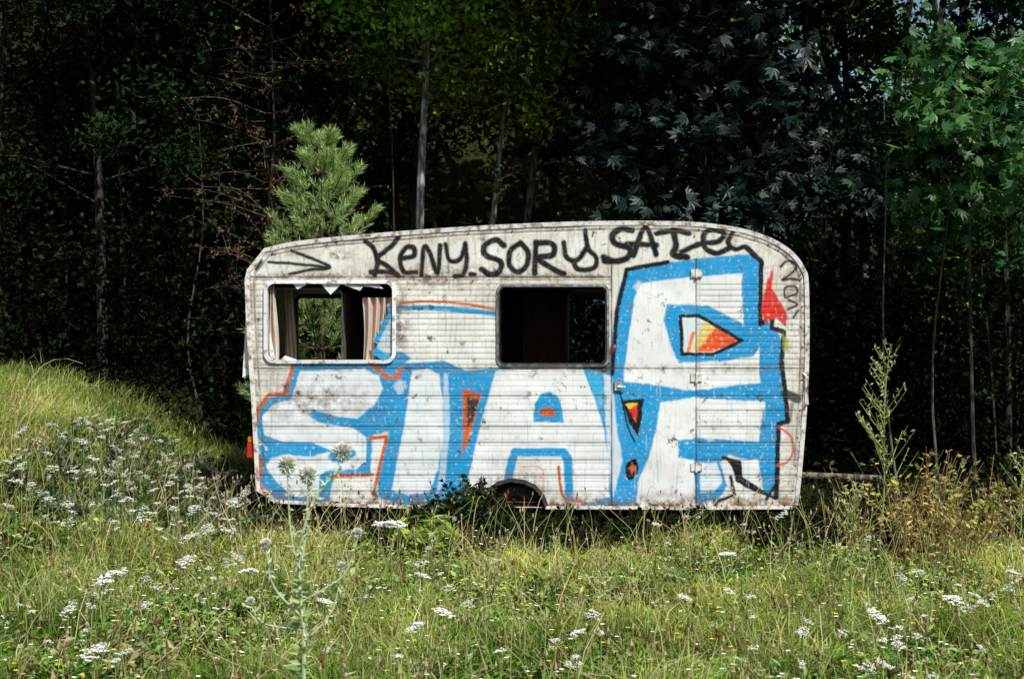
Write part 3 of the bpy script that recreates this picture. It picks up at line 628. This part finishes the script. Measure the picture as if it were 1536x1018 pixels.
# ---------------------------------------------------------------- forest
def tree(name,x,y,h,r,cb,cr,ncl,nlf,ls,col,lean=(0,0),bark=(.05,.045,.035),pal=False,mat=None,csize=.55,droop=0.):
    m=M(); z0=float(g(x,y))-.1; t=np.linspace(0,1,9); wob=rng.normal(size=2)*.10
    px=x+lean[0]*t+wob[0]*np.sin(t*5); py=y+lean[1]*t+wob[1]*np.sin(t*4); tr=np.stack([px,py,z0+h*t],1)
    tube(m,tr,r*(1-.75*t),8,bark,0,False)
    for q in range(ncl):
        f_=cb+(1-cb)*rng.random()**.9; i=min(int(f_*8),7); b=tr[i]+(tr[i+1]-tr[i])*(f_*8-i)
        a=rng.uniform(0,6.28); L=cr*rng.uniform(.35,1.)*(1.15-.5*(f_-cb)/(1-cb+.01))
        e=b+np.array([math.cos(a)*L,math.sin(a)*L,L*rng.uniform(.0,.5)])
        tube(m,[b,(b+e)/2+[0,0,.06*L],e],[r*.22,r*.14,.006],4,bark,0,False)
        tw=rng.random((nlf,1)); c=csize*rng.uniform(.6,1.2)
        pos=e+(b-e)*tw**2*.6+rng.normal(size=(nlf,3))*[c*.5,c*.5,c*.32]
        cl=np.asarray(col)*rng.uniform(.3,1.9)*rng.uniform(.5,1.5,(nlf,1))*np.array([rng.uniform(.8,1.3),1,rng.uniform(.7,1.4)]); d=rng.normal(size=(nlf,3))+[0,0,-droop]
        if pal: palmate(m,pos,d*[1,1,.5]+[0,-.2,-.5],ls*rng.uniform(.7,1.2,nlf),cl,mat=1)
        else: leaves(m,pos,d,ls*rng.uniform(.5,1.3,nlf),ls*.55*rng.uniform(.7,1.2,nlf),cl,1)
    return m.build(name,[m_bark,mat or m_dark])
DG=(.007,.016,.006); MG=(.085,.16,.022); BG=(.007,.018,.014)
gb=(.26,.27,.25)
nl=260
tree('deciduous_tree',-.98,5.2,7.2,.075,.62,1.5,26,nl,.11,MG,(-.1,.1),gb)
tree('deciduous_tree',-.34,5.8,7.6,.055,.58,1.5,26,nl,.11,MG,(.45,0),(.15,.145,.13))
tree('deciduous_tree',-.15,6.4,8.0,.07,.5,1.5,28,nl,.11,MG,(.9,0),(.10,.09,.08))
tree('deciduous_tree',-2.2,6.2,7.6,.06,.45,1.5,28,nl,.11,DG,(.1,0),(.05,.045,.035))
tree('deciduous_tree',-1.5,7.5,8.5,.07,.4,1.6,30,nl,.12,MG,(.2,0),(.05,.045,.035))
tree('deciduous_tree',.6,7.8,8.6,.07,.35,1.7,32,nl,.12,MG,(-.2,0),(.05,.045,.035))
tree('deciduous_tree',-3.6,5.6,7.2,.06,.3,1.6,32,nl,.10,DG,(.3,0),(.04,.035,.03))
tree('deciduous_tree',-4.8,5.0,6.8,.07,.3,1.6,32,nl,.10,DG,(-.2,0),(.04,.035,.03))
tree('deciduous_tree',-6.2,5.5,7.2,.07,.25,1.7,32,nl,.10,DG,(.2,0),(.04,.035,.03))
tree('deciduous_tree',-3.0,8.4,9.0,.08,.2,1.9,32,nl,.12,MG,(.2,0),(.04,.035,.03))
tree('deciduous_tree',-5.4,8.4,9.0,.08,.2,1.9,32,nl,.12,(.03,.06,.015),(.2,0),(.04,.035,.03))
tree('chestnut_tree',2.3,4.9,6.6,.09,.34,1.45,54,64,.16,BG,(-.1,0),(.03,.03,.025),True,m_gloss,.5,.3)
tree('chestnut_tree',1.2,6.4,7.4,.08,.5,1.2,24,64,.16,BG,(.1,0),(.03,.03,.025),True,m_gloss,.5,.3)
tree('chestnut_tree',3.6,6.2,7.2,.08,.3,1.4,32,64,.16,BG,(.1,0),(.03,.03,.025),True,m_gloss,.5,.3)
tree('maple_tree',4.65,2.6,4.5,.025,.58,1.15,30,56,.14,(.035,.105,.028),(-.1,-.1),(.05,.05,.04),True,m_leaf,.42,.3)
tree('maple_tree',5.6,4.4,6.2,.05,.35,1.5,24,70,.14,(.02,.060,.018),(-.1,0),(.04,.04,.03),True,m_far,.5,.3)
tree('young_tree',4.0,3.0,4.2,.016,.75,.6,8,90,.08,DG,(-.25,0),(.12,.11,.085))
tree('young_tree',4.4,2.9,4.0,.018,.75,.6,8,90,.08,DG,(.02,0),(.09,.08,.065))
tree('deciduous_tree',6.8,7.0,8.0,.08,.2,1.9,22,nl,.11,MG,(.2,0))
tree('deciduous_tree',4.6,8.6,8.6,.08,.2,1.9,30,nl,.12,MG,(.2,0))
tree('deciduous_tree',2.4,9.0,9.0,.08,.2,1.9,30,nl,.12,MG,(.2,0))
m=M(); x0,y0=-2.9,4.2; z0=float(g(x0,y0))
tube(m,[(x0,y0,z0),(x0+.1,y0,z0+1.8),(x0+.25,y0,z0+3.6),(x0+.2,y0,5.6)],[.03,.024,.015,.01],7,(.035,.025,.02),0,False)
for q in range(60):
    zz=rng.uniform(1.6,5.2); s=np.array([x0+.15,y0,zz]); a=rng.uniform(0,6.28); L=rng.uniform(.5,1.4); d=np.array([math.cos(a),math.sin(a)*.6,rng.uniform(-.1,.6)])
    p=catmull([s,s+d*L*.5+rng.normal(size=3)*.06,s+d*L+[0,0,-.12*L]],False,4); tube(m,p,np.linspace(.007,.002,len(p)),3,(.09,.07,.05),0,False)
    for w in range(5):
        b=p[rng.integers(2,len(p))]; e=b+rng.normal(size=3)*.16; tube(m,[b,e],[.003,.001],3,(.09,.07,.05),0,False)
        leaves(m,b+(e-b)*rng.random((7,1)),rng.normal(size=(7,3)),.045,.025,np.array([.12,.075,.04])*rng.uniform(.4,1.4,(7,1)),1)
m.build('dry_twiggy_tree',[m_bark,m_far])
m=M()
for q in range(22):
    x=rng.uniform(-8,8); y=rng.uniform(3.8,6.5); z=float(g(x,y)); h=rng.uniform(2.5,6.5); le=rng.normal()*.5
    p=catmull([(x,y,z-.1),(x+le*.3+rng.normal()*.12,y,z+h*.3),(x+le*.6+rng.normal()*.12,y,z+h*.65),(x+le,y,z+h)],False,4); tube(m,p,np.linspace(rng.uniform(.010,.022),.004,len(p)),5,np.array([.045,.04,.032])*rng.uniform(.5,1.6),0,False)
    for w in range(14):
        b=p[rng.integers(1,len(p))]; e=b+np.array([rng.normal()*.4,rng.normal()*.2,rng.uniform(-.1,.5)]); tube(m,[b,(b+e)/2+[0,0,.03],e],[.005,.004,.002],3,(.05,.04,.03),0,False)
        leaves(m,b+(e-b)*rng.random((14,1))+rng.normal(size=(14,3))*.06,rng.normal(size=(14,3)),.08,.045,np.array([.02,.04,.012])*rng.uniform(.4,1.8,(14,1)),1)
m.build('saplings',[m_bark,m_far])
# understorey mass behind caravan
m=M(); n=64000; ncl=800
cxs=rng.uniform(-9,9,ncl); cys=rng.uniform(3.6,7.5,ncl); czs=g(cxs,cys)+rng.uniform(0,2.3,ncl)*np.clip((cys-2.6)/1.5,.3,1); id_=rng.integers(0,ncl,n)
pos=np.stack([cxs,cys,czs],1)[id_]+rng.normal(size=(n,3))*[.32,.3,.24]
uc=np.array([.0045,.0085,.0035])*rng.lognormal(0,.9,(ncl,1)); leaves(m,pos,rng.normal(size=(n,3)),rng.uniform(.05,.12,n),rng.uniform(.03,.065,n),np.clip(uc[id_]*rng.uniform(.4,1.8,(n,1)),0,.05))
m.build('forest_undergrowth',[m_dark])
m=M(); n=60000; ncl=660  # unseen leaf clumps overhead, added to keep sun off the forest
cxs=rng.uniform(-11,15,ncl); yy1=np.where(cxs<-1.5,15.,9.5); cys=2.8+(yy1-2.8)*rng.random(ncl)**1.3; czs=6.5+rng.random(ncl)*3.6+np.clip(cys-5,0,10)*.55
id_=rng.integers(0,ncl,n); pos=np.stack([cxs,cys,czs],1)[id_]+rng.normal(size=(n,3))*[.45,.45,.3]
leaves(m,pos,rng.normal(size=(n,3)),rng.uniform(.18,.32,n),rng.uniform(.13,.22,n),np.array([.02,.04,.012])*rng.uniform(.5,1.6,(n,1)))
m.build('shade_canopy',[m_far])
m=M(); n=100000; ncl=1300
cxs=rng.uniform(-26,26,ncl); cys=rng.uniform(7.5,34,ncl); hh=rng.random(ncl)**.8*5.5
hh=np.where((cxs/(cys+11.66)>.27),hh*.4,hh)
czs=g(cxs,cys)+hh; id_=rng.integers(0,ncl,n)
pos=np.stack([cxs,cys,czs],1)[id_]+rng.normal(size=(n,3))*[.75,.75,.5]
tc=np.array([.06,.13,.018])*rng.lognormal(-.2,.8,(ncl,1)); leaves(m,pos,rng.normal(size=(n,3)),rng.uniform(.12,.24,n),rng.uniform(.08,.15,n),np.clip(tc[id_]*rng.uniform(.4,1.6,(n,1)),0,.35))
for q in range(60):
    x=rng.uniform(-14,14); y=rng.uniform(8,24); z=float(g(x,y)); tube(m,[(x,y,z-.2),(x+rng.normal()*.3,y,z+3),(x+rng.normal()*.6,y,z+6.5)],[.1,.08,.04],6,(.04,.037,.03),1,False)
m.build('distant_forest',[m_far,m_bark])

# ---------------------------------------------------------------- light, world, camera
el,az=math.radians(50),math.radians(148)
sd=Vector((math.sin(az)*math.cos(el),math.cos(az)*math.cos(el),math.sin(el)))
L=bpy.data.lights.new('sun','SUN'); L.energy=5.0; L.angle=math.radians(.5); L.color=(1,.965,.90)
lo=bpy.data.objects.new('sun',L); lo.rotation_euler=sd.to_track_quat('Z','Y').to_euler(); lo.location=(0,0,20); scene.collection.objects.link(lo)
w=bpy.data.worlds.new('World'); scene.world=w; w.use_nodes=True; nt=w.node_tree
bg=nt.nodes['Background']; sk=nt.nodes.new('ShaderNodeTexSky'); sk.sky_type='NISHITA'; sk.sun_disc=False; sk.sun_elevation=el; sk.sun_rotation=az; sk.dust_density=1.5; sk.air_density=1.0; sk.ozone_density=1.0
nt.links.new(sk.outputs[0],bg.inputs[0]); bg.inputs[1].default_value=.10
cam=bpy.data.cameras.new('camera'); cam.lens=50; cam.sensor_width=36; cam.clip_end=1500; cam.dof.use_dof=True; cam.dof.focus_distance=11.6; cam.dof.aperture_fstop=7
co=bpy.data.objects.new('camera',cam); co.location=(0,-11.66,1.6); co.rotation_euler=(math.radians(90),0,0); scene.collection.objects.link(co); scene.camera=co
scene.view_settings.view_transform='Standard'; scene.view_settings.look='None'; scene.view_settings.exposure=0
